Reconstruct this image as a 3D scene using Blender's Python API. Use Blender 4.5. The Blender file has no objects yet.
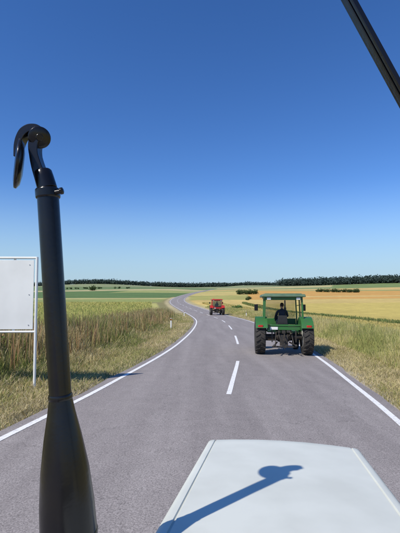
import bpy, bmesh, math, random
import numpy as np
from mathutils import Vector, Matrix, Euler
random.seed(5); rng=np.random.default_rng(7)
scene=bpy.context.scene
# ------------------------------------------------------------ helpers
def hermite(xs,ys):
    xs=np.array(xs,float); ys=np.array(ys,float)
    m=np.gradient(ys,xs)
    def f(x):
        x=np.asarray(x,float)
        i=np.clip(np.searchsorted(xs,x)-1,0,len(xs)-2)
        h=xs[i+1]-xs[i]; t=(x-xs[i])/h
        tc=np.clip(t,0,1)
        r=(2*tc**3-3*tc**2+1)*ys[i]+(tc**3-2*tc**2+tc)*h*m[i]+(-2*tc**3+3*tc**2)*ys[i+1]+(tc**3-tc**2)*h*m[i+1]
        r=r+np.where(t<0,(x-xs[0])*m[0],0)+np.where((t>1),(x-xs[-1])*m[-1],0)
        return r
    return f
xc=hermite([-30,-15,-5,0,6,9,11.5,15,19,25.6,38,50,68,88,105,128,150,175,210,260,330,420,520,700,1000],
           [-6.2,-3.6,-1.85,-0.95,0.1,0.6,0.94,1.4,1.82,2.28,2.77,2.8,1.85,-0.1,-2.1,-5.0,-7.6,-9.8,-11.5,-12,-10,-5,3,20,50])
zp=hermite([-60,-30,0,20,45,72,95,130,170,250,400,700,1200,2000,4000],
           [2.58,1.29,0,-.86,-1.79,-2.78,-3.3,-3.65,-3.8,-3.8,-3.0,-1.0,3.0,6.0,9.0])
def sstep(a,b,x):
    t=np.clip((x-a)/(b-a),0,1); return t*t*(3-2*t)
def offs(x,y):
    s=(xc(y+.5)-xc(y-.5)); return (x-xc(y))/np.sqrt(1+s*s)
def roadz(y): return zp(y)
def groundz(x,y):
    x=np.asarray(x,float); y=np.asarray(y,float)
    o=offs(x,y)
    z=zp(y)
    z=z-0.09*(1-sstep(3.55,3.95,np.abs(o)))
    near=1-sstep(120,220,y)
    z=z+near*(0.30*sstep(5.0,8.0,-o)-0.10*sstep(4.8,5.8,o)*(1-sstep(6,8,o))+.18*sstep(6.2,9,o))
    z=z+near*0.02*(np.sin(x*2.1+y*.7)+np.sin(y*1.7-x*.9))*sstep(4.0,5.0,np.abs(o))
    far=sstep(220,700,y)
    z=z+far*(1.6*np.sin(x*.006+1.0)+1.0*np.sin(x*.013+y*.004))*sstep(8,60,np.abs(o)) + sstep(300,1300,y)*sstep(0,900,x)*8.0
    z=z+12*np.exp(-((x+320)/170)**2-((y-1150)/350)**2)+13*np.exp(-((x-540)/210)**2-((y-1000)/300)**2)+4*np.exp(-((x-150)/120)**2-((y-1350)/300)**2)
    return z

def new_mat(name): 
    m=bpy.data.materials.new(name); m.use_nodes=True
    return m, m.node_tree, m.node_tree.nodes['Principled BSDF']
def simple_mat(name,col,rough=.5,metal=0,var=.12,scale=8,bump=0,spec=.5,dirt=None):
    m,nt,b=new_mat(name)
    tc=nt.nodes.new('ShaderNodeTexCoord')
    n=nt.nodes.new('ShaderNodeTexNoise'); n.inputs['Scale'].default_value=scale; n.inputs['Detail'].default_value=6
    nt.links.new(tc.outputs['Object'],n.inputs['Vector'])
    r=nt.nodes.new('ShaderNodeValToRGB')
    d=dirt if dirt else tuple(c*(1-var*2) for c in col)
    r.color_ramp.elements[0].position=.3; r.color_ramp.elements[0].color=(*d,1)
    r.color_ramp.elements[1].position=.62; r.color_ramp.elements[1].color=(*[min(1,c*(1+var*.3)) for c in col],1)
    nt.links.new(n.outputs['Fac'],r.inputs['Fac']); nt.links.new(r.outputs['Color'],b.inputs['Base Color'])
    b.inputs['Roughness'].default_value=rough; b.inputs['Metallic'].default_value=metal
    b.inputs['Specular IOR Level'].default_value=spec
    if bump:
        bp=nt.nodes.new('ShaderNodeBump'); bp.inputs['Strength'].default_value=bump; bp.inputs['Distance'].default_value=.01
        n2=nt.nodes.new('ShaderNodeTexNoise'); n2.inputs['Scale'].default_value=scale*6; n2.inputs['Detail'].default_value=4
        nt.links.new(tc.outputs['Object'],n2.inputs['Vector'])
        nt.links.new(n2.outputs['Fac'],bp.inputs['Height']); nt.links.new(bp.outputs['Normal'],b.inputs['Normal'])
    return m
def attr_mat(name,rough=.9,noises=((.5,.25),(9,.25)),bump=0,translucent=0,spec=.2):
    m,nt,b=new_mat(name)
    a=nt.nodes.new('ShaderNodeAttribute'); a.attribute_name='col'
    geo=nt.nodes.new('ShaderNodeNewGeometry')
    cur=a.outputs['Color']; last=None
    for sc,am in noises:
        n=nt.nodes.new('ShaderNodeTexNoise'); n.inputs['Scale'].default_value=sc; n.inputs['Detail'].default_value=5; n.inputs['Roughness'].default_value=.65
        nt.links.new(geo.outputs['Position'],n.inputs['Vector'])
        mr=nt.nodes.new('ShaderNodeMapRange'); mr.inputs['From Min'].default_value=.3; mr.inputs['From Max'].default_value=.7
        mr.inputs['To Min'].default_value=1-am; mr.inputs['To Max'].default_value=1+am
        nt.links.new(n.outputs['Fac'],mr.inputs['Value'])
        mu=nt.nodes.new('ShaderNodeVectorMath'); mu.operation='SCALE'
        nt.links.new(cur,mu.inputs[0]); nt.links.new(mr.outputs[0],mu.inputs['Scale']); cur=mu.outputs[0]; last=n
    nt.links.new(cur,b.inputs['Base Color']); b.inputs['Roughness'].default_value=rough
    b.inputs['Specular IOR Level'].default_value=spec
    if bump and last:
        bp=nt.nodes.new('ShaderNodeBump'); bp.inputs['Strength'].default_value=bump; bp.inputs['Distance'].default_value=.05
        nt.links.new(last.outputs['Fac'],bp.inputs['Height']); nt.links.new(bp.outputs['Normal'],b.inputs['Normal'])
    if translucent:
        out=nt.nodes['Material Output']; tr=nt.nodes.new('ShaderNodeBsdfTranslucent'); nt.links.new(cur,tr.inputs['Color'])
        mx=nt.nodes.new('ShaderNodeMixShader'); mx.inputs[0].default_value=translucent
        nt.links.new(b.outputs[0],mx.inputs[1]); nt.links.new(tr.outputs[0],mx.inputs[2]); nt.links.new(mx.outputs[0],out.inputs['Surface'])
    return m
def link(o,parent=None):
    scene.collection.objects.link(o)
    if parent: o.parent=parent
    return o
def empty(name,loc=(0,0,0),rot=(0,0,0),scale=1):
    e=bpy.data.objects.new(name,None); e.empty_display_size=.2
    e.location=loc; e.rotation_euler=rot; e.scale=(scale,)*3
    scene.collection.objects.link(e); return e
def np_mesh(name,V,F,mat,cols=None,smooth=False,parent=None):
    """V (n,3); F (m,k) all same k"""
    me=bpy.data.meshes.new(name); V=np.asarray(V,np.float32); F=np.asarray(F,np.int32)
    me.vertices.add(len(V)); me.vertices.foreach_set('co',V.ravel())
    k=F.shape[1]
    me.loops.add(F.size); me.loops.foreach_set('vertex_index',F.ravel())
    me.polygons.add(len(F)); me.polygons.foreach_set('loop_start',np.arange(0,F.size,k,dtype=np.int32))
    me.polygons.foreach_set('use_smooth',np.full(len(F),smooth,dtype=bool))
    me.update(calc_edges=True)
    if cols is not None:
        at=me.attributes.new('col','FLOAT_COLOR','POINT')
        c=np.ones((len(V),4),np.float32); c[:,:3]=cols; at.data.foreach_set('color',c.ravel())
    me.materials.append(mat)
    return link(bpy.data.objects.new(name,me),parent)

class MB:
    def __init__(s): s.v=[]; s.f=[]; s.M=Matrix.Identity(4)
    def add(s,vs,fs):
        b=len(s.v); s.v+= [tuple(s.M@Vector(v)) for v in vs]; s.f+=[tuple(b+i for i in f) for f in fs]
    def box(s,c,size,rot=(0,0,0),taper=1):
        R=Euler(rot).to_matrix(); hx,hy,hz=[q/2 for q in size]; vs=[]
        for dz in (-1,1):
            t=1 if dz<0 else taper
            for dx,dy in ((-1,-1),(1,-1),(1,1),(-1,1)):
                vs.append(Vector(c)+R@Vector((dx*hx*t,dy*hy*t,dz*hz)))
        s.add(vs,[(3,2,1,0),(4,5,6,7),(0,1,5,4),(1,2,6,5),(2,3,7,6),(3,0,4,7)])
    def lathe(s,p0,axis,prof,n=24,cap=True):
        """prof: list of (t along axis, radius)"""
        a=Vector(axis).normalized(); u=a.orthogonal().normalized(); w=a.cross(u); vs=[]
        for t,r in prof:
            for i in range(n):
                th=2*math.pi*i/n; vs.append(Vector(p0)+a*t+(u*math.cos(th)+w*math.sin(th))*r)
        fs=[]
        for j in range(len(prof)-1):
            for i in range(n):
                i2=(i+1)%n; fs.append((j*n+i,j*n+i2,(j+1)*n+i2,(j+1)*n+i))
        if cap: fs.append(tuple(range(n))[::-1]); fs.append(tuple((len(prof)-1)*n+i for i in range(n)))
        s.add(vs,fs)
    def cyl(s,p0,p1,r0,r1=None,n=14):
        r1=r0 if r1 is None else r1; d=Vector(p1)-Vector(p0); s.lathe(p0,d,[(0,r0),(d.length,r1)],n)
    def tube(s,pts,r,n=10):
        for a,b in zip(pts[:-1],pts[1:]): s.cyl(a,b,r,r,n)
        for p in pts[1:-1]: s.ball(p,r*1.01)
    def ball(s,c,r,n=8):
        if not hasattr(r,'__len__'): r=(r,r,r)
        vs=[];fs=[]
        for j in range(1,n):
            ph=math.pi*j/n
            for i in range(n*2):
                th=math.pi*i/n; vs.append((c[0]+r[0]*math.sin(ph)*math.cos(th),c[1]+r[1]*math.sin(ph)*math.sin(th),c[2]+r[2]*math.cos(ph)))
        m=2*n
        for j in range(n-2):
            for i in range(m): fs.append((j*m+i,(j+1)*m+i,(j+1)*m+(i+1)%m,j*m+(i+1)%m))
        b=len(vs); vs+=[(c[0],c[1],c[2]+r[2]),(c[0],c[1],c[2]-r[2])]
        for i in range(m): fs.append((b,i,(i+1)%m)); fs.append((b+1,(n-2)*m+(i+1)%m,(n-2)*m+i))
        s.add(vs,fs)
    def ribbon(s,pts,w,th):
        """bent flat strap in the local XZ plane, smoothly interpolated, width w along Y"""
        tt=np.arange(len(pts)); fx=hermite(tt,[p[0] for p in pts]); fz=hermite(tt,[p[2] for p in pts]); y0=pts[0][1]
        q=np.linspace(0,len(pts)-1,(len(pts)-1)*4+1); th=np.interp(q,tt,th)
        pts=[Vector((float(fx(k)),y0,float(fz(k)))) for k in q]; vs=[]; n=len(pts)
        for i,p in enumerate(pts):
            d=(pts[min(i+1,n-1)]-pts[max(i-1,0)]).normalized(); nn=Vector((d.z,0,-d.x))
            t=th[i]
            for a,b in ((-1,-1),(1,-1),(1,1),(-1,1)): vs.append(p+nn*(a*t/2)+Vector((0,b*w/2,0)))
        fs=[]
        for i in range(n-1):
            for k in range(4): fs.append((i*4+k,i*4+(k+1)%4,(i+1)*4+(k+1)%4,(i+1)*4+k))
        fs+=[(3,2,1,0),tuple((n-1)*4+k for k in range(4))]
        s.add(vs,fs)
    def obj(s,name,mat,parent=None,bevel=0,smooth=True,angle=35):
        me=bpy.data.meshes.new(name); me.from_pydata(s.v,[],s.f); me.materials.append(mat)
        bm=bmesh.new(); bm.from_mesh(me); bmesh.ops.recalc_face_normals(bm,faces=bm.faces); bm.to_mesh(me); bm.free()
        if smooth:
            for p in me.polygons: p.use_smooth=True
            me.set_sharp_from_angle(angle=math.radians(angle))
        o=link(bpy.data.objects.new(name,me),parent)
        if bevel:
            b=o.modifiers.new('bevel','BEVEL'); b.width=bevel; b.segments=2; b.limit_method='ANGLE'; b.angle_limit=math.radians(40); b.harden_normals=False
        return o

# ------------------------------------------------------------ ground
def axis_pos(d0,g,lim):
    v=[0.0]
    while v[-1]<lim: v.append(v[-1]+d0+g*v[-1])
    return np.array(v)
ax=axis_pos(.25,.018,3500); X=np.concatenate([-ax[::-1],ax[1:]])
ay=axis_pos(.3,.0095,4500); Y=np.concatenate([-axis_pos(.6,.05,60)[::-1],ay[1:]])
XX,YY=np.meshgrid(X+1.0,Y); o=offs(XX,YY); ZZ=groundz(XX,YY)
C=np.zeros(XX.shape+(3,)); 
def setc(mask,c): C[mask]=c
C[:]=(.30,.29,.085)
L=XX<xc(YY); R=~L
Y2=YY-.12*XX+.02*YY*np.sin(XX*.02)
setc(L,(.24,.22,.09))
setc(L&(o<-8.5)&(YY<150),(.42,.40,.13))
setc(L&(YY>=118)&(Y2<160)&(o<-12),(.52,.44,.17))
setc(L&(Y2>=160)&(Y2<215),(.27,.30,.09))
setc(L&(Y2>=215)&(Y2<240),(.42,.38,.15))
setc(L&(Y2>=240)&(Y2<520),(.11,.18,.055))
setc(L&(Y2>=400)&(Y2<520)&(XX>-90),(.30,.32,.11))
setc(L&(Y2>=520)&(Y2<640),(.44,.39,.19))
setc(L&(Y2>=640)&(Y2<900),(.15,.21,.08))
setc(L&(Y2>=900),(.24,.27,.13))  # farthest left fields: haze put into the colour as lower saturation
Y3=YY-.25*XX+.02*YY*np.sin(XX*.015+2)
setc(R,(.54,.44,.15))
setc(R&(XX>16.3)&(YY<175),(.52,.41,.11))
setc(R&(XX>15.7)&(XX<16.6)&(YY<150),(.14,.18,.05))
setc(R&(YY>=175),(.44,.38,.11))
setc(R&(Y3>=140)&(Y3<200),(.56,.42,.14))
setc(R&(Y3>=200)&(Y3<470)&(XX>.12*YY),(.56,.32,.085))
setc(R&(Y3>=200)&(Y3<300)&(XX<=.12*YY),(.36,.34,.10))
setc(R&(Y3>=300)&(Y3<470)&(XX<=.12*YY),(.50,.41,.14))
setc(R&(Y3>=240)&(Y3<262)&(XX>.2*YY),(.60,.43,.15))
setc(R&(Y3>=470)&(Y3<520),(.27,.30,.10))
setc(R&(Y3>=520)&(Y3<640),(.54,.39,.14))
setc(R&(Y3>=640)&(Y3<900)&(XX>.33*YY),(.18,.24,.08))
setc(R&(Y3>=640)&(Y3<760)&(XX<=.33*YY),(.22,.27,.11))
setc(R&(Y3>=760)&(Y3<900)&(XX<=.33*YY),(.46,.40,.18))
setc(R&(Y3>=900),(.24,.27,.13))  # farthest right fields, desaturated the same way for haze
def blend(mask_w,c):
    C[:]=C*(1-mask_w[...,None])+np.array(c)*mask_w[...,None]
w=(1-sstep(5.0,8.5,np.abs(o)))*(YY<260); blend(np.where(L,w,0),(.28,.24,.10)); blend(np.where(R,(1-sstep(5.0,7.0,np.abs(o)))*(YY<260),0),(.44,.38,.16))
w=(1-sstep(4.9,6.0,np.abs(o)))*(YY<260); blend(w,(.45,.38,.20))
w=(1-sstep(3.6,4.15,np.abs(o)))*(YY<500); blend(w,(.38,.34,.27))
nr,nc=XX.shape; idx=np.arange(nr*nc).reshape(nr,nc)
F=np.stack([idx[:-1,:-1],idx[:-1,1:],idx[1:,1:],idx[1:,:-1]],-1).reshape(-1,4)
V=np.stack([XX,YY,ZZ],-1).reshape(-1,3)
gm=attr_mat('field_soil_and_crop',.95,((.03,.14),(.35,.16),(4,.22),(40,.25)),bump=.35)
np_mesh('ground',V,F,gm,C.reshape(-1,3),True)

# ------------------------------------------------------------ road
def strip(name,y0,y1,o0,o1,lift,mat,n=1,step=1.0,parent=None,wob=0):
    ys=[y0]
    while ys[-1]<y1-1e-6: ys.append(min(y1,ys[-1]+step*(1+max(0,ys[-1])*.004)))
    ys=np.array(ys); s=(xc(ys+.5)-xc(ys-.5)); nrm=np.sqrt(1+s*s)
    V=[]
    for k in range(n+1):
        of=o0+(o1-o0)*k/n + (rng.normal(0,wob,len(ys)) if wob and k in (0,n) else 0)
        px=xc(ys)+of/nrm; py=ys-of*s/nrm
        V.append(np.stack([px,py,zp(ys)+lift-0.012*np.abs(of)+.03],-1))
    V=np.stack(V,1); m=len(ys); ii=np.arange(m*(n+1)).reshape(m,n+1)
    F=np.stack([ii[:-1,:-1],ii[:-1,1:],ii[1:,1:],ii[1:,:-1]],-1).reshape(-1,4)
    return np_mesh(name,V.reshape(-1,3),F,mat,None,True,parent)
def asphalt():
    m,nt,b=new_mat('asphalt'); geo=nt.nodes.new('ShaderNodeNewGeometry')
    def noise(sc,det=4,vec=None,rough=.6):
        n=nt.nodes.new('ShaderNodeTexNoise'); n.inputs['Scale'].default_value=sc; n.inputs['Detail'].default_value=det; n.inputs['Roughness'].default_value=rough
        nt.links.new(vec or geo.outputs['Position'],n.inputs['Vector']); return n
    mp=nt.nodes.new('ShaderNodeMapping'); mp.inputs['Scale'].default_value=(1,.06,1); mp.inputs['Rotation'].default_value=(0,0,math.radians(6))
    nt.links.new(geo.outputs['Position'],mp.inputs['Vector'])
    big=noise(1.6,5,mp.outputs[0]); mid=noise(2.5,6); fine=noise(55,3,None,.8)
    r=nt.nodes.new('ShaderNodeValToRGB'); r.color_ramp.elements[0].position=.3; r.color_ramp.elements[1].position=.7
    r.color_ramp.elements[0].color=(.255,.228,.212,1); r.color_ramp.elements[1].color=(.325,.293,.272,1)
    nt.links.new(big.outputs['Fac'],r.inputs['Fac'])
    cur=r.outputs['Color']
    for n,lo,hi in ((mid,.93,1.06),(fine,.45,1.5)):
        mr=nt.nodes.new('ShaderNodeMapRange'); mr.inputs['From Min'].default_value=.3; mr.inputs['From Max'].default_value=.7
        mr.inputs['To Min'].default_value=lo; mr.inputs['To Max'].default_value=hi
        nt.links.new(n.outputs['Fac'],mr.inputs['Value']); mu=nt.nodes.new('ShaderNodeVectorMath'); mu.operation='SCALE'
        nt.links.new(cur,mu.inputs[0]); nt.links.new(mr.outputs[0],mu.inputs['Scale']); cur=mu.outputs[0]
    vo=nt.nodes.new('ShaderNodeTexVoronoi'); vo.feature='DISTANCE_TO_EDGE'; vo.inputs['Scale'].default_value=.22
    wv=noise(1.5,4); add=nt.nodes.new('ShaderNodeVectorMath'); add.operation='ADD'
    nt.links.new(geo.outputs['Position'],add.inputs[0]); nt.links.new(wv.outputs['Color'],add.inputs[1]); nt.links.new(add.outputs[0],vo.inputs['Vector'])
    mr=nt.nodes.new('ShaderNodeMapRange'); mr.inputs['From Min'].default_value=.0; mr.inputs['From Max'].default_value=.004; mr.inputs['To Min'].default_value=.8; mr.inputs['To Max'].default_value=1
    nt.links.new(vo.outputs['Distance'],mr.inputs['Value']); mu=nt.nodes.new('ShaderNodeVectorMath'); mu.operation='SCALE'
    nt.links.new(cur,mu.inputs[0]); nt.links.new(mr.outputs[0],mu.inputs['Scale']); cur=mu.outputs[0]
    nt.links.new(cur,b.inputs['Base Color']); b.inputs['Roughness'].default_value=.85; b.inputs['Specular IOR Level'].default_value=.2
    bp=nt.nodes.new('ShaderNodeBump'); bp.inputs['Strength'].default_value=.5; bp.inputs['Distance'].default_value=.006
    nt.links.new(fine.outputs['Fac'],bp.inputs['Height']); nt.links.new(bp.outputs['Normal'],b.inputs['Normal'])
    return m
def paint():
    m,nt,b=new_mat('road_paint'); geo=nt.nodes.new('ShaderNodeNewGeometry')
    n=nt.nodes.new('ShaderNodeTexNoise'); n.inputs['Scale'].default_value=14; n.inputs['Detail'].default_value=8; n.inputs['Roughness'].default_value=.75
    nt.links.new(geo.outputs['Position'],n.inputs['Vector'])
    r=nt.nodes.new('ShaderNodeValToRGB'); r.color_ramp.elements[0].position=.35; r.color_ramp.elements[1].position=.47
    r.color_ramp.elements[0].color=(.42,.39,.36,1); r.color_ramp.elements[1].color=(.84,.83,.79,1)
    nt.links.new(n.outputs['Fac'],r.inputs['Fac']); nt.links.new(r.outputs[0],b.inputs['Base Color']); b.inputs['Roughness'].default_value=.7
    return m
road=strip('road',-40,900,-3.55,3.55,0,asphalt(),8,1.0,None,.035)
pm=paint()
strip('edge_line_left',-40,600,-3.31,-3.18,.006,pm,1,1,road)
strip('edge_line_right',-40,600,3.18,3.31,.006,pm,1,1,road)
yy=9.5-36; k=0
while yy<260:
    strip('centre_dash_%d'%k,yy,yy+5.6,-.06,.06,.006,pm,1,.8,road); yy+=12; k+=1

# ------------------------------------------------------------ grasses
gmat=attr_mat('grass_blades',.8,((1.2,.25),),translucent=.35)
def grass(name,P,h,w,lean,col,head=False):
    n=len(P); a=rng.uniform(0,2*np.pi,n); d=np.stack([np.cos(a),np.sin(a),0*a],-1)*w[:,None]/2
    b=rng.uniform(0,2*np.pi,n); ld=np.stack([np.cos(b),np.sin(b),0*b],-1)*(lean*h)[:,None]
    up=np.zeros((n,3)); up[:,2]=h
    mid=P+up*.55+ld*.3; tip=P+up+ld
    V=np.stack([P-d,P+d,mid+d*(1.0 if head else .75),mid-d*(1.0 if head else .75),tip+d*.35,tip-d*.35],1).reshape(-1,3)
    i=np.arange(n)[:,None]*6; F=np.concatenate([i+np.array([[0,1,2,3]]),i+np.array([[3,2,4,5]])],0)
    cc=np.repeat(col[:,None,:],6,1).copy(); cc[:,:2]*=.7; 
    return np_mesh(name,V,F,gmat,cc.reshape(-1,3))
def patch(x,y):
    return (np.sin(x*1.7+np.sin(y*.9)*2)+np.sin(y*1.3+x*.6)+np.sin(y*.41)*.8+np.sin(x*4.1-y*2.7)*.6)/3.4
def place(n,y0,y1,o0,o1,power=1.0,clump=0):
    u=rng.uniform(0,1,n)
    y=y0*(y1/y0)**u
    of=rng.uniform(o0,o1,n)
    x=xc(y)+of
    if clump:
        keep=rng.uniform(-.8,.8,n)<patch(x,y)*clump+(1-clump)*.8
        x=x[keep]; y=y[keep]
    return np.stack([x,y,groundz(x,y)-.01],-1)
def pal(n,cols,ws,jit=.15):
    c=np.array(cols)[rng.choice(len(cols),n,p=np.array(ws)/sum(ws))]
    return c*rng.uniform(1-jit,1+jit,(n,1))
def zoned(P,cA,wA,cB,wB,ph=0):
    n=len(P); a=pal(n,cA,wA); b=pal(n,cB,wB); t=patch(P[:,0]*.6+ph,P[:,1]*.45+ph)+rng.normal(0,.35,n)
    return np.where((t>0)[:,None],a,b)
P=place(95000,4.5,75,-11.5,-5.0,1,.6); n=len(P)
oo=-offs(P[:,0],P[:,1]); hh=rng.uniform(.35,1.0,n)*(.30+.85*sstep(5.0,8.2,oo))*(.85+.35*patch(P[:,0]*.8+3,P[:,1]*.7))
G=zoned(P,[(.56,.44,.21),(.40,.30,.14),(.64,.56,.32)],[4,2,3],[(.27,.30,.08),(.16,.21,.055),(.42,.41,.15)],[3,3,2])
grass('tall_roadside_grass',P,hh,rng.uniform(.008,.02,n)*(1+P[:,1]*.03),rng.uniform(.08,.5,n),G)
P=place(6500,6,60,-10.5,-6.2,1,.9); n=len(P)
grass('tall_roadside_grass',P,rng.uniform(.7,1.4,n),rng.uniform(.012,.026,n)*(1+P[:,1]*.02),rng.uniform(.02,.25,n),pal(n,[(.34,.21,.10),(.46,.34,.17),(.24,.22,.08)],[3,3,2]),True)
P=place(90000,4,80,-6.3,-3.62,1,.4); n=len(P)
grass('verge_grass',P,rng.uniform(.03,.16,n)*(1+.9*sstep(4.6,6.2,-offs(P[:,0],P[:,1]))),rng.uniform(.006,.014,n)*(1+P[:,1]*.04),rng.uniform(.2,1.3,n),zoned(P,[(.60,.50,.28),(.50,.42,.20),(.64,.56,.35)],[3,3,2],[(.27,.30,.09),(.40,.39,.15),(.50,.42,.22)],[2,3,3],5))
P=place(80000,5,90,3.62,6.4,1,.35); n=len(P)
grass('verge_grass',P,rng.uniform(.03,.17,n),rng.uniform(.006,.014,n)*(1+P[:,1]*.04),rng.uniform(.2,1.3,n),zoned(P,[(.64,.54,.30),(.54,.46,.23)],[4,3],[(.30,.31,.09),(.48,.42,.18),(.56,.47,.25)],[1.5,3,3],9))
P=place(80000,8,120,5.3,8.8,1,.35); n=len(P)
grass('tall_roadside_grass',P,rng.uniform(.3,.85,n)*(.4+.6*sstep(5.3,6.8,offs(P[:,0],P[:,1]))),rng.uniform(.008,.018,n)*(1+P[:,1]*.03),rng.uniform(.05,.45,n),zoned(P,[(.62,.54,.26),(.54,.48,.18),(.66,.57,.30)],[3,3,2],[(.32,.36,.11),(.46,.44,.16)],[1.5,2],2))
def crop(name,n,y0,y1,o0,o1,h,cols,ws):
    P=place(n,y0,y1,o0,o1,1); 
    grass(name,P,rng.uniform(h*.75,h*1.1,n),rng.uniform(.02,.05,n)*(1+P[:,1]*.03),rng.uniform(.02,.2,n),pal(n,cols,ws),True)
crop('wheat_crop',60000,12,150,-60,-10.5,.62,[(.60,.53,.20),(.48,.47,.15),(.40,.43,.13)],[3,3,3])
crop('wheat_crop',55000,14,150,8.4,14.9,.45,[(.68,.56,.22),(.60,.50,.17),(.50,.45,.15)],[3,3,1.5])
n=9000; yv=20*(7.5)**rng.uniform(0,1,n); xv=16.2+rng.normal(0,.35,n); P=np.stack([xv,yv,groundz(xv,yv)],-1)
grass('field_margin_grass',P,rng.uniform(.3,.7,n),rng.uniform(.02,.05,n)*(1+P[:,1]*.03),rng.uniform(.05,.3,n),pal(n,[(.18,.24,.07),(.14,.19,.06),(.28,.30,.11)],[3,3,2]))

# ------------------------------------------------------------ leafy masses
leafm=attr_mat('foliage',.75,((.4,.25),),translucent=.2)
def leafy(name,centres,radii,nleaf,size,cols,ws,power=.45):
    Vs=[];Cs=[]
    for (c,r) in zip(centres,radii):
        c=np.array(c); r=np.array(r); n=nleaf
        d=rng.normal(size=(n,3)); d/=np.linalg.norm(d,axis=1)[:,None]; rad=rng.uniform(0,1,n)**power
        ph=rng.uniform(0,6,6); lump=1+.22*np.sin(d[:,0]*4+ph[0])+.18*np.sin(d[:,1]*5+ph[1])+.2*np.sin(d[:,2]*6+ph[2])
        p=c+d*(rad*lump)[:,None]*r
        a=rng.normal(size=(n,3)); a/=np.linalg.norm(a,axis=1)[:,None]; b=np.cross(a,rng.normal(size=(n,3))); b/=np.linalg.norm(b,axis=1)[:,None]
        s=size*rng.uniform(.6,1.3,(n,1)); 
        Vs.append(np.stack([p-a*s,p-b*s*.7,p+a*s,p+b*s*.7],1).reshape(-1,3))
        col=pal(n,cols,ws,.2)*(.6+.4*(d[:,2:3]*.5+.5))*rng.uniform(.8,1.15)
        Cs.append(np.repeat(col[:,None,:],4,1).reshape(-1,3))
    V=np.concatenate(Vs);Cc=np.concatenate(Cs); F=np.arange(len(V)).reshape(-1,4)
    return np_mesh(name,V,F,leafm,Cc)
def row(pts,n,h,jy):
    cs=[];rs=[]
    pts=np.array(pts,float); t=np.sort(rng.uniform(0,len(pts)-1,n)); i=np.minimum(t.astype(int),len(pts)-2); f=(t-i)[:,None]
    P=pts[i]*(1-f)+pts[i+1]*f
    for p in P:
        x,y=p[0]+rng.normal(0,jy*.3),p[1]+rng.normal(0,jy); hh=h*rng.uniform(.75,1.1)
        z=float(groundz(x,y)); cs.append((x,y,z+hh*.42)); rs.append((hh*rng.uniform(.5,.8),hh*.5,hh*.5))
    return cs,rs
far=[(.06,.09,.075),(.072,.108,.085),(.05,.078,.068)]  # distant leaf colours, with bluish aerial haze mixed in
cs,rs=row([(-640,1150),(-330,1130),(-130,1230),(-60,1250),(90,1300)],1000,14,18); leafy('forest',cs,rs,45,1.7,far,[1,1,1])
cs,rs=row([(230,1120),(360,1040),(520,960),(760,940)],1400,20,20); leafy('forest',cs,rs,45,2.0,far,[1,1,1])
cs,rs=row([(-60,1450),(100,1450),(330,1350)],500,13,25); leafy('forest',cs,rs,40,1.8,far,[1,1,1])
gr=[(.06,.10,.03),(.085,.135,.045),(.045,.075,.028)]
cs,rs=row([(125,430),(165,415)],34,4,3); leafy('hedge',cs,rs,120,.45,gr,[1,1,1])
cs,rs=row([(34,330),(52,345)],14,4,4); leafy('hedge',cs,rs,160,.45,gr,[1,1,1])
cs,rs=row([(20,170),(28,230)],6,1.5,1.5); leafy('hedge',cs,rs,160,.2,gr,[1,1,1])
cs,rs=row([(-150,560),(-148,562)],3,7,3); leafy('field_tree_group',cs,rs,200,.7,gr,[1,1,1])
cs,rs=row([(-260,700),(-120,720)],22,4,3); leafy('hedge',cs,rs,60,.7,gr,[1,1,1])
cs,rs=row([(7.6,98),(10,100)],5,1.1,.4); leafy('bush',cs,rs,260,.12,[(.09,.20,.05),(.12,.24,.07)],[1,1])
for (bx,by) in ((-7.2,12.6),(-8.6,17)):
    z=float(groundz(bx,by)); cs=[(bx+random.uniform(-.7,.7),by+random.uniform(-.5,.5),z+random.uniform(.3,.6)) for _ in range(7)]
    leafy('bush',cs,[(.45,.45,.45)]*7,420,.045,[(.16,.20,.06),(.25,.24,.09),(.32,.22,.1)],[2,2,1])

# ------------------------------------------------------------ materials for objects
M_black=simple_mat('black_paint',(.006,.006,.008),.24,0,.2,14,.04,.4,dirt=(.010,.009,.009))
M_rubber=simple_mat('tyre_rubber',(.022,.021,.020),.85,0,.2,6,.2,dirt=(.05,.043,.035))
M_dark=simple_mat('dark_steel',(.03,.029,.028),.6,.3,.2,9,.2,dirt=(.07,.055,.04))
M_green=simple_mat('green_paint',(.03,.145,.03),.4,0,.15,5,0,.5,dirt=(.045,.12,.04))
M_red=simple_mat('red_paint',(.50,.03,.025),.4,0,.15,5)
M_rim=simple_mat('rim_paint',(.55,.55,.5),.5,0,.15,5)
M_white=simple_mat('white_paint',(.78,.79,.76),.45,0,.03,1.2,dirt=(.70,.71,.68))
M_roof=simple_mat('roof_paint',(.10,.17,.10),.5,0,.15,5)
M_hood=simple_mat('hood_paint',(.66,.675,.595),.5,0,.05,5,.02,.3,dirt=(.60,.612,.535))
M_steel=simple_mat('galvanised_steel',(.5,.5,.5),.45,.6,.1,6)
M_skin=simple_mat('skin',(.45,.26,.18),.6,0,.08,10)
M_cloth=simple_mat('shirt_fabric',(.03,.035,.05),.9,0,.15,20)
M_trouser=simple_mat('trouser_fabric',(.05,.06,.09),.9,0,.15,20)
M_hair=simple_mat('hair',(.03,.02,.012),.8,0,.2,40)
M_lampr=simple_mat('red_lens',(.5,.02,.015),.25)
M_orange=simple_mat('orange_lens',(.8,.25,.02),.25)
M_seat=simple_mat('seat_vinyl',(.03,.03,.032),.6)
gl,nt,b=new_mat('cab_glass'); b.inputs['Base Color'].default_value=(.05,.07,.07,1); b.inputs['Roughness'].default_value=.05; b.inputs['Alpha'].default_value=.35
n_=nt.nodes.new('ShaderNodeTexNoise'); n_.inputs['Scale'].default_value=3; mr=nt.nodes.new('ShaderNodeMapRange'); mr.inputs['To Min'].default_value=.15; mr.inputs['To Max'].default_value=.35
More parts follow.
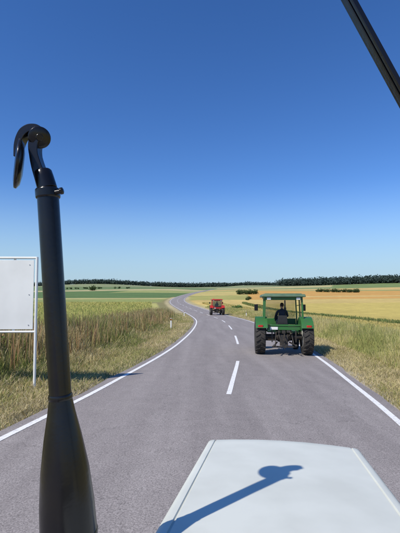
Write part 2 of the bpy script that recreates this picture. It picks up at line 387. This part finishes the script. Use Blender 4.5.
nt.links.new(n_.outputs['Fac'],mr.inputs['Value']); nt.links.new(mr.outputs[0],b.inputs['Alpha'])

def tyre(mb,cx,cy,r,w,nl=22,lug=.035):
    h=w/2; rr=r*.58
    prof=[(-h*.72,rr),(-h*.95,rr*1.12),(-h,r*.82),(-h*.93,r*.92),(-h*.75,r-lug*1.1),(0,r-lug*.7),(h*.75,r-lug*1.1),(h*.93,r*.92),(h,r*.82),(h*.95,rr*1.12),(h*.72,rr)]
    mb.lathe((cx,cy,r),(1,0,0),prof,40,False)
    for i in range(nl):
        for sgn in (-1,1):
            th=2*math.pi*(i+(.5 if sgn>0 else 0))/nl
            old=mb.M.copy()
            T=old@Matrix.Translation((cx,cy,r))@Matrix.Rotation(th,4,'X')@Matrix.Translation((sgn*h*.46,0,r-lug*.75))@Matrix.Rotation(sgn*math.radians(-32),4,'Z')
            mb.M=T; mb.box((0,0,0),(h*1.08,r*.062,lug*1.6),(0,sgn*math.radians(5),0),.85); mb.M=old
def rim(mb,cx,cy,r,w,side):
    rr=r*.58; h=w/2
    mb.lathe((cx,cy,r),(side,0,0),[(-h*.7,rr),(h*.7,rr),(h*.72,rr*.93),(h*.2,rr*.86),(h*.1,rr*.45),(h*.35,rr*.42),(h*.38,rr*.1),(h*.5,.06)],28,True)
def fender(mb,side,cy,cz,r,x0,x1,a0,a1,th=.02,n=14,skirt=True):
    vs=[];fs=[]
    for i in range(n+1):
        a=math.radians(a0+(a1-a0)*i/n); c,s=math.cos(a),math.sin(a)
        for x,rad in ((x0,r),(x1,r),(x1,r-th),(x0,r-th)):
            vs.append((side*x,cy+c*rad,cz+s*rad))
    for i in range(n):
        for k in range(4): fs.append((i*4+k,i*4+(k+1)%4,(i+1)*4+(k+1)%4,(i+1)*4+k))
    fs+= [(0,1,2,3),(n*4+3,n*4+2,n*4+1,n*4)]
    mb.add(vs,fs)
    if skirt:   # inner vertical wall
        vs=[];fs=[]
        for i in range(n+1):
            a=math.radians(a0+(a1-a0)*i/n); c,s=math.cos(a),math.sin(a)
            for x,rad in ((x0,r-th*.5),(x0+.015,r-th*.5),(x0+.015,r*.55),(x0,r*.55)): vs.append((side*x,cy+c*rad,cz+s*rad))
        for i in range(n):
            for k in range(4): fs.append((i*4+k,i*4+(k+1)%4,(i+1)*4+(k+1)%4,(i+1)*4+k))
        fs+= [(0,1,2,3),(n*4+3,n*4+2,n*4+1,n*4)]
        mb.add(vs,fs)
def build_tractor(name,loc,head,scale,body,frame,roofm,closed=False):
    e=empty(name,loc,(math.radians(-2.2),0,-head),scale)
    m=MB()
    for s in (-1,1):
        tyre(m,s*1.0,0,.76,.44)
        tyre(m,s*.82,2.25,.44,.26,18,.025)
    m.obj('tyres',M_rubber,e,smooth=True)
    m=MB()
    for s in (-1,1): rim(m,s*1.0,0,.76,.44,s); rim(m,s*.82,2.25,.44,.26,s)
    m.obj('wheel_rims',M_rim,e)
    m=MB() # drivetrain and hitch
    m.cyl((-.8,0,.76),(.8,0,.76),.11); m.lathe((-.33,0,.76),(1,0,0),[(0,.13),(.12,.22),(.33,.26),(.54,.22),(.66,.13)],20)
    m.box((0,.75,.75),(.4,1.6,.42)); m.box((0,2.0,.7),(.36,1.2,.3))
    m.cyl((-.75,2.25,.44),(.75,2.25,.44),.06); m.box((0,2.25,.52),(.24,.24,.24))
    m.box((0,-.3,.62),(.34,.12,.44)); m.cyl((0,-.3,.62),(0,-.48,.62),.05)       # pto
    m.box((0,-.42,.38),(.11,.5,.05)); m.box((0,-.66,.42),(.2,.07,.13)); m.cyl((0,-.66,.3),(0,-.66,.56),.022)
    for s in (-1,1):
        m.cyl((s*.27,-.05,.52),(s*.44,-.85,.46),.032,.026); m.ball((s*.44,-.87,.46),.055)
        m.cyl((s*.38,-.52,.49),(s*.30,-.22,1.1),.02); m.cyl((s*.30,-.02,1.08),(s*.30,-.26,1.12),.035)
        m.box((s*.5,-.36,.8),(.05,.05,.5))
    m.cyl((-.34,-.02,1.06),(.34,-.02,1.06),.045)
    m.cyl((0,-.2,1.0),(.02,-.62,.78),.025); m.box((0,-.2,1.02),(.16,.2,.22))
    m.box((.0,-.36,.36),(1.02,.06,.06))
    for s in (-1,1):
        m.box((s*.72,1.02,.55),(.26,.22,.03)); m.box((s*.84,1.02,.8),(.03,.2,.5)); 
    m.cyl((.3,1.85,1.35),(.3,1.85,2.35),.035); m.cyl((.3,1.85,1.5),(.3,1.85,2.0),.06)
    m.tube([(.2,-.3,1.05),(.26,-.42,.98),(.24,-.44,.85),(.16,-.4,.8)],.016,8); m.tube([(-.2,-.3,1.05),(-.24,-.42,.97),(-.2,-.44,.86)],.016,8)
    m.box((.2,-.33,1.0),(.16,.08,.1)); m.box((-.2,-.33,.98),(.1,.08,.1))
    m.obj('drivetrain_and_hitch',M_dark,e,.006)
    m=MB() # body
    for s in (-1,1):
        fender(m,s,0,.76,.86,.70,1.2,12,152)
        m.box((s*.7,.95,1.02),(.06,.5,.5))
    m.box((0,-.30,1.14),(1.38,.04,.16)); m.box((0,.55,.98),(1.36,1.5,.06))
    vs=[];sec=[(1.35,.37,1.0,1.52),(2.0,.35,.95,1.47),(2.75,.33,.9,1.40),(2.86,.3,.92,1.34)]
    for y,w,z0,z1 in sec:
        for x,z in ((-w,z0),(-w,z1-.1),(-w+.09,z1),(w-.09,z1),(w,z1-.1),(w,z0)): vs.append((x,y,z))
    fs=[]
    for i in range(3):
        for k in range(6): fs.append((i*6+k,i*6+(k+1)%6,(i+1)*6+(k+1)%6,(i+1)*6+k))
    fs+=[tuple(range(6)),tuple(18+q for q in range(6))[::-1]]; m.add(vs,fs)
    m.obj('bodywork',body,e,.012)
    m=MB() # cab frame
    for s in (-1,1):
        m.box((s*.80,-.32,1.84),(.07,.07,1.28),(0,math.radians(-s*2.0),0)); m.box((s*.80,.5,1.82),(.05,.05,1.26),(0,math.radians(-s*2),0)); m.box((s*.76,1.32,1.80),(.06,.06,1.3),(0,math.radians(-s*2),0))
        m.box((s*.80,.5,1.24),(.05,1.6,.06)); m.box((s*.775,.5,2.44),(.06,1.7,.06))
    m.box((0,-.32,1.26),(1.54,.06,.07)); m.box((0,-.32,2.40),(1.50,.07,.12)); m.box((0,1.32,2.44),(1.46,.06,.06)); m.box((0,1.34,1.36),(1.46,.05,.28))
    m.obj('cab_frame',frame,e,.008)
    m=MB()
    m.box((0,.5,2.53),(1.86,2.06,.12),(0,0,0),.97); m.box((0,.5,2.60),(1.66,1.8,.05),(0,0,0),.92)
    m.obj('cab_roof',roofm,e,.03)
    m=MB()
    for s in (-1,1):
        m.box((s*.62,-.42,2.40),(.17,.06,.10))
    m.box((-.42,-.345,1.13),(.34,.02,.12)); m.obj('work_lamps_and_plate',M_white,e,.008)
    m=MB()
    for s in (-1,1): m.box((s*1.0,-.72,1.24),(.2,.05,.09))
    m.obj('tail_lamps',M_lampr,e,.01)
    m=MB(); m.lathe((-.55,.2,2.62),(0,0,1),[(0,.06),(.12,.055),(.14,.03)],14)
    if closed: m.obj('beacon',M_orange,e)
    m=MB()
    for s in (-1,1):
        m.tube([(s*.78,1.3,2.1),(s*1.08,1.28,2.15)],.014); m.box((s*1.1,1.27,2.0),(.17,.03,.3))
    m.obj('mirrors',M_black,e,.008)
    m=MB(); m.box((0,.38,1.26),(.5,.46,.12)); m.box((0,.14,1.48),(.44,.1,.38),(math.radians(8),0,0),.85); m.box((0,.38,1.1),(.3,.3,.24))
    m.cyl((0,1.25,1.25),(0,.98,1.62),.03)
    ctr=Vector((0,.97,1.63)); nrm=Vector((0,-.55,.83)).normalized(); u=nrm.orthogonal().normalized(); w=nrm.cross(u)
    pts=[ctr+(u*math.cos(t)+w*math.sin(t))*.2 for t in [2*math.pi*i/20 for i in range(21)]]
    m.tube(pts,.015,8); m.cyl(ctr-u*.2,ctr+u*.2,.012); m.cyl(ctr-w*.2,ctr+w*.2,.012)
    m.box((0,1.2,1.5),(.5,.12,.22))
    m.obj('seat_and_steering',M_seat,e,.01)
    m=MB()
    m.box((0,1.335,1.95),(1.4,.008,.86))
    if closed:
        m.box((0,-.33,1.83),(1.46,.008,1.0)); 
    for s in (-1,1): m.box((s*.795,.1,1.84),(.008,.72,1.1),(0,math.radians(-s*2),0))
    m.obj('cab_glazing',gl,e,smooth=False)
    return e
def skin_obj(name,verts,edges,radii,mat,parent,root=0,sub=2):
    me=bpy.data.meshes.new(name); me.from_pydata(verts,edges,[]); me.materials.append(mat)
    o=link(bpy.data.objects.new(name,me),parent)
    sk=o.modifiers.new('skin','SKIN'); 
    me.skin_vertices.new() if not me.skin_vertices else None
    d=me.skin_vertices[0].data
    for i,r in enumerate(radii):
        r=r if hasattr(r,'__len__') else (r,r); d[i].radius=r
    d[root].use_root=True; sk.use_smooth_shade=True
    s=o.modifiers.new('sub','SUBSURF'); s.levels=sub; s.render_levels=sub
    return o
def build_driver(name,loc,head,scale,turn=0):
    e=empty(name,loc,(math.radians(-2.2),0,-head),scale)
    V=[(0,.30,1.42),(0,.30,1.55),(0,.31,1.72),(0,.33,1.86),(0,.34,1.93),(0,.35,1.985),
       (-.19,.34,1.84),(-.27,.50,1.62),(-.17,.78,1.66),(.19,.34,1.84),(.27,.50,1.62),(.17,.78,1.66)]
    E=[(0,1),(1,2),(2,3),(3,4),(4,5),(3,6),(6,7),(7,8),(3,9),(9,10),(10,11)]
    Rr=[(.17,.13),(.155,.12),(.17,.12),(.13,.10),(.065,.06),(.055,.055),.065,.048,.032,.065,.048,.032]
    skin_obj('shirt_torso',V,E,Rr,M_cloth,e)
    V=[(0,.30,1.39),(-.1,.36,1.39),(-.16,.78,1.42),(-.17,.98,1.05),(-.17,1.14,1.03),(.1,.36,1.39),(.16,.78,1.42),(.17,.98,1.05),(.17,1.14,1.03)]
    E=[(0,1),(1,2),(2,3),(3,4),(0,5),(5,6),(6,7),(7,8)]
    skin_obj('trousers_and_boots',V,E,[(.15,.11),.1,.075,.05,.045,.1,.075,.05,.045],M_trouser,e)
    m=MB(); m.M=Matrix.Translation((0,.37,2.1))@Matrix.Rotation(turn,4,'Z')
    m.ball((0,0,0),(.077,.098,.115),12); m.ball((0,.03,-.06),(.055,.065,.055),8)
    m.lathe((0,.09,.01),(0,.35,-1),[(0,.008),(.03,.016),(.045,.012)],8)
    for s in (-1,1): m.ball((s*.078,-.005,-.005),(.012,.022,.032),6); m.ball((s*.03,.088,.015),(.014,.01,.009),6)
    m.box((0,.094,-.055),(.045,.01,.01)); m.cyl((0,-.02,-.18),(0,-.01,-.08),.052)
    m.obj('head',M_skin,e)
    m=MB(); m.M=Matrix.Translation((0,.37,2.1))@Matrix.Rotation(turn,4,'Z')
    m.ball((0,-.018,.028),(.084,.098,.104),12); m.obj('hair',M_hair,e)
    for s in (-1,1):
        bx,by,bz=s*.17,.78,1.66
        V=[(bx,by,bz),(bx,by+.05,bz+.02),(bx,by+.09,bz+.03)]; E=[(0,1),(1,2)]; Rr=[(.03,.022),(.04,.02),(.038,.018)]
        skin_obj('palm',V,E,Rr,M_skin,e,sub=1)
        for k in range(4):
            ox=(k-1.5)*.02; l=[.042,.05,.046,.035][k]
            V=[(bx+ox,by+.085,bz+.035),(bx+ox,by+.085+l*.7,bz+.045),(bx+ox,by+.085+l*.9,bz+.01),(bx+ox,by+.085+l*.4,bz-.012)]
            skin_obj('finger',V,[(0,1),(1,2),(2,3)],[.009]*4,M_skin,e,sub=1)
        V=[(bx-s*.03,by+.03,bz+.02),(bx-s*.055,by+.07,bz+.02),(bx-s*.045,by+.11,bz+.01)]
        skin_obj('thumb',V,[(0,1),(1,2)],[.012,.011,.009],M_skin,e,sub=1)
    return e
tx,ty=3.61,17.5
build_tractor('tractor',(tx,ty,float(roadz(ty))-.01),math.atan(.1),1.0,M_green,M_green,M_roof)
build_driver('person',(tx,ty,float(roadz(ty))-.01),math.atan(.1),1.0,math.radians(18))
rx,ry=3.1,73
build_tractor('tractor',(rx,ry,float(roadz(ry))),math.atan(-.07),1.1,M_red,M_red,M_red,True)
build_driver('person',(rx,ry,float(roadz(ry))),math.atan(-.07),1.1)

# ------------------------------------------------------------ sign board
se=empty('sign_board',(-5.3,10.3,0),(0,0,math.radians(2)))
gz=float(groundz(-5.3,10.3)); m=MB()
for x in (-1.08,1.08): m.cyl((x,0,gz-.3),(x,0,2.9),.035)
m.cyl((-1.08,0,2.88),(1.08,0,2.88),.03); m.cyl((-1.08,0,.98),(1.08,0,.98),.03)
for x in (-.5,.5): m.box((x,.05,1.93),(.05,.04,1.86))
m.obj('post_frame',M_white,se)
m=MB(); m.box((0,0,1.93),(2.02,.025,1.78)); m.obj('panel',M_white,se,.006)
m=MB()
for x in (-.9,.9):
    for z in (1.15,1.93,2.7): m.cyl((x,-.014,z),(x,-.022,z),.014,n=8)
m.obj('rivets',M_steel,se)

# ------------------------------------------------------------ delineators
def delin(x,y):
    z=float(groundz(x,y)); e=empty('delineator_post',(x,y,z))
    m=MB(); m.box((0,0,.45),(.12,.09,1.0),(0,0,0),.9); m.obj('post',M_white,e,.015)
    m=MB(); m.box((0,0,.84),(.125,.095,.16)); m.obj('black_band',M_black,e,.01)
    m=MB(); m.box((.02,-.05,.84),(.05,.01,.1)); m.obj('reflector',M_orange,e)
delin(-2.45,34); delin(-2.6,66); delin(7.6,66)

# ------------------------------------------------------------ our tractor
te=empty('tractor',(0,0,0))
fdir=Vector((.156,.988,0)); rdir=Vector((.988,-.156,0)); hc=Vector((.42,2.1,1.30))
def hp(s,t,dz): # s right, t backwards
    if s<0: s*=1+.075*max(t,0)
    p=hc+rdir*s-fdir*t; p.z=1.30+.095*t+dz; return p
half=[(-.385,-.42),(-.385,-.07),(-.383,-.022),(-.378,-.009),(-.370,-.003),(-.360,0),(-.346,.001),(-.343,-.004),(-.339,-.004),(-.336,.001),(-.25,.005),(-.12,.009),(0,.010)]
prof=half+[(-s,d) for s,d in half[-2::-1]]
rows=[(-.028,-.42,1),(-.028,-.06,1),(-.022,-.022,.6),(-.010,-.006,.2),(.006,0,0)]+[(t,0,0) for t in np.linspace(.05,1.75,24)]
vs=[];fs=[];n=len(prof)
for t,dz,k in rows:
    for s,d in prof:
        bow=.03*(1-(s/.385)**2)*(1 if t<.1 else max(0,1-(t-.1)*2))
        dd=d+dz if d>-.1 else -.42
        vs.append(hp(s*(1-.01*k),t-bow,max(dd,-.42)))
for i in range(len(rows)-1):
    for j in range(n-1): fs.append((i*n+j,(i+1)*n+j,(i+1)*n+j+1,i*n+j+1))
m=MB(); m.add(vs,fs); m.obj('hood',M_hood,te,angle=50)
m=MB(); Rz=Matrix.Rotation(-math.atan(.158),4,'Z'); m.M=Matrix.Translation((.42,2.1,0))@Rz
m.box((0,-.9,.72),(.42,2.0,.4)); m.cyl((-.7,-.35,.45),(.7,-.35,.45),.05); m.box((0,-1.85,1.12),(.9,.12,.85))
m.obj('chassis',M_dark,te,.01)
m=MB(); m.M=Matrix.Translation((.42,2.1,0))@Rz
for s in (-1,1): tyre(m,s*.78,-.35,.42,.24,18,.025)
m.obj('front_tyres',M_rubber,te)
m=MB(); m.M=Matrix.Translation((.42,2.1,0))@Rz
for s in (-1,1): rim(m,s*.78,-.35,.42,.24,s)
m.obj('front_rims',M_rim,te)
# exhaust stack
m=MB()
b0=Vector((-.288,1.0,1.16)); tp=Vector((-.386,1.0,2.355)); axd=(tp-b0)
ax_=axd.normalized(); Ln=axd.length
def tz(z): return (z-1.16)/ax_.z
m.lathe(b0,ax_,[(tz(1.16),.045),(tz(1.20),.066),(tz(1.48),.0675),(tz(1.58),.064),(tz(1.66),.057),(tz(1.735),.045),(tz(1.79),.034),(tz(1.825),.028),(tz(1.84),.0265),(tz(2.33),.0265)],36)
for z in (1.30,1.50): m.lathe(b0,ax_,[(tz(z),.0668),(tz(z)+.003,.0682),(tz(z)+.008,.0682),(tz(z)+.011,.0668)],36,False)
m.lathe(b0,ax_,[(tz(1.826),.0275),(tz(1.829),.0290),(tz(1.836),.0290),(tz(1.840),.0275)],28,False)
m.tube([b0+ax_*.03,b0+Vector((.0,.0,-.06)),b0+Vector((.12,.02,-.12)),b0+Vector((.26,.03,-.12))],.035,12)
m.lathe(b0,ax_,[(tz(2.325),.0268),(tz(2.328),.0300),(tz(2.348),.0305),(tz(2.351),.027)],28)
m.cyl((-.362,.985,2.338),(-.340,.985,2.342),.006,n=8); m.cyl((-.349,.985,2.341),(-.341,.985,2.3425),.009,n=6)
m.lathe((-.386,1.0,2.35),(-.30,0,1),[(0,.0245),(.03,.0235),(.045,.0225),(.05,.019)],24)
m.ribbon([(-.398,1.0,2.375),(-.409,1.0,2.405),(-.417,1.0,2.435),(-.419,1.0,2.46),(-.413,1.0,2.485)],.034,[.030,.026,.022,.024,.03])
vd=Vector((-.38,.92,.34)).normalized()
hcn=Vector((-.409,1.0,2.483))
m.lathe(hcn-vd*.018,vd,[(0,.020),(.004,.027),(.032,.027),(.036,.020)],32); m.lathe(hcn-vd*.024,vd,[(0,.009),(.048,.009)],14)
m.ribbon([(-.400,1.0,2.500),(-.415,1.0,2.505),(-.432,1.0,2.503),(-.446,1.0,2.494),(-.455,1.0,2.478),(-.460,1.0,2.458),(-.462,1.0,2.43)],.030,[.010,.016,.020,.020,.018,.016,.012])
fa=Vector((-.90,-.42,.08)).normalized()
m.lathe((-.457,1.0,2.414),fa,[(-.009,.028),(-.005,.052),(.003,.063),(.009,.062),(.012,.045),(.010,.010)],36)
m.obj('exhaust_stack',M_black,te,.0015,angle=45)
# windscreen wiper + right cab post
m=MB()
p0=Vector((.157,.5,2.557)); p1=Vector((.326,.5,2.223))
d=(p1-p0); ang=math.atan2(d.x,d.z); mid=(p0+p1)/2
m.box(mid,(.007,.005,d.length),(0,ang,0)); 
m.box(mid+Vector((.0015,.010,0)),(.009,.008,d.length*.96),(0,ang,0)); m.box(mid+Vector((.0015,.018,0)),(.003,.010,d.length*.96),(0,ang,0))
m.cyl(p0+Vector((0,-.01,0)),p0+Vector((0,.05,0)),.014)
m.obj('windscreen_wiper',M_black,te,.001)
m=MB(); m.box((.52,.56,2.61),(.84,.05,.06)); m.box((.94,.52,1.87),(.05,.06,1.49)); m.obj('cab_post',M_black,te,.006)

# ------------------------------------------------------------ light, sky, camera
sd=Vector((-.785,-.70,1.105)).normalized()
el=math.asin(sd.z); az=math.atan2(sd.x,sd.y)
w=bpy.data.worlds.new("World"); scene.world=w; w.use_nodes=True; nt=w.node_tree
sky=nt.nodes.new('ShaderNodeTexSky'); sky.sky_type='NISHITA'; sky.sun_disc=False; sky.sun_elevation=el; sky.sun_rotation=az
sky.altitude=0; sky.air_density=1.0; sky.dust_density=.0; sky.ozone_density=3.0
hs=nt.nodes.new('ShaderNodeHueSaturation'); hs.inputs['Saturation'].default_value=1.2
nt.links.new(sky.outputs[0],hs.inputs['Color'])
mul=nt.nodes.new('ShaderNodeVectorMath'); mul.operation='MULTIPLY'; mul.inputs[1].default_value=(.74,.86,1.14)
nt.links.new(hs.outputs[0],mul.inputs[0])
# low summer haze: bluish-white band near the horizon
tc=nt.nodes.new('ShaderNodeTexCoord'); sx=nt.nodes.new('ShaderNodeSeparateXYZ'); nt.links.new(tc.outputs['Generated'],sx.inputs[0])
mr=nt.nodes.new('ShaderNodeMapRange'); mr.interpolation_type='SMOOTHSTEP'; mr.inputs['From Min'].default_value=-.02; mr.inputs['From Max'].default_value=.26; mr.inputs['To Min'].default_value=.88; mr.inputs['To Max'].default_value=0
nt.links.new(sx.outputs['Z'],mr.inputs['Value'])
mx=nt.nodes.new('ShaderNodeMix'); mx.data_type='RGBA'
nt.links.new(mr.outputs[0],mx.inputs[0]); nt.links.new(mul.outputs[0],mx.inputs[6]); mx.inputs[7].default_value=(.40/.125,.585/.125,.74/.125,1)
bg=nt.nodes['Background']; bg.inputs['Strength'].default_value=.125; nt.links.new(mx.outputs[2],bg.inputs['Color'])
sl=bpy.data.lights.new('sun','SUN'); sl.energy=4.7; sl.angle=math.radians(.5); sl.color=(1,.94,.85)
so=link(bpy.data.objects.new('sun',sl)); so.rotation_euler=(-sd).to_track_quat('-Z','Y').to_euler()
cam=bpy.data.cameras.new('camera'); co=link(bpy.data.objects.new('camera',cam)); co.location=(0,0,2.1)
cam.sensor_fit='HORIZONTAL'; cam.sensor_width=36; cam.lens=36; cam.clip_start=.02; cam.clip_end=9000
co.rotation_euler=(math.radians(90+3.08),0,0)
scene.camera=co
scene.view_settings.view_transform='Standard'; scene.view_settings.look='None'; scene.view_settings.exposure=0
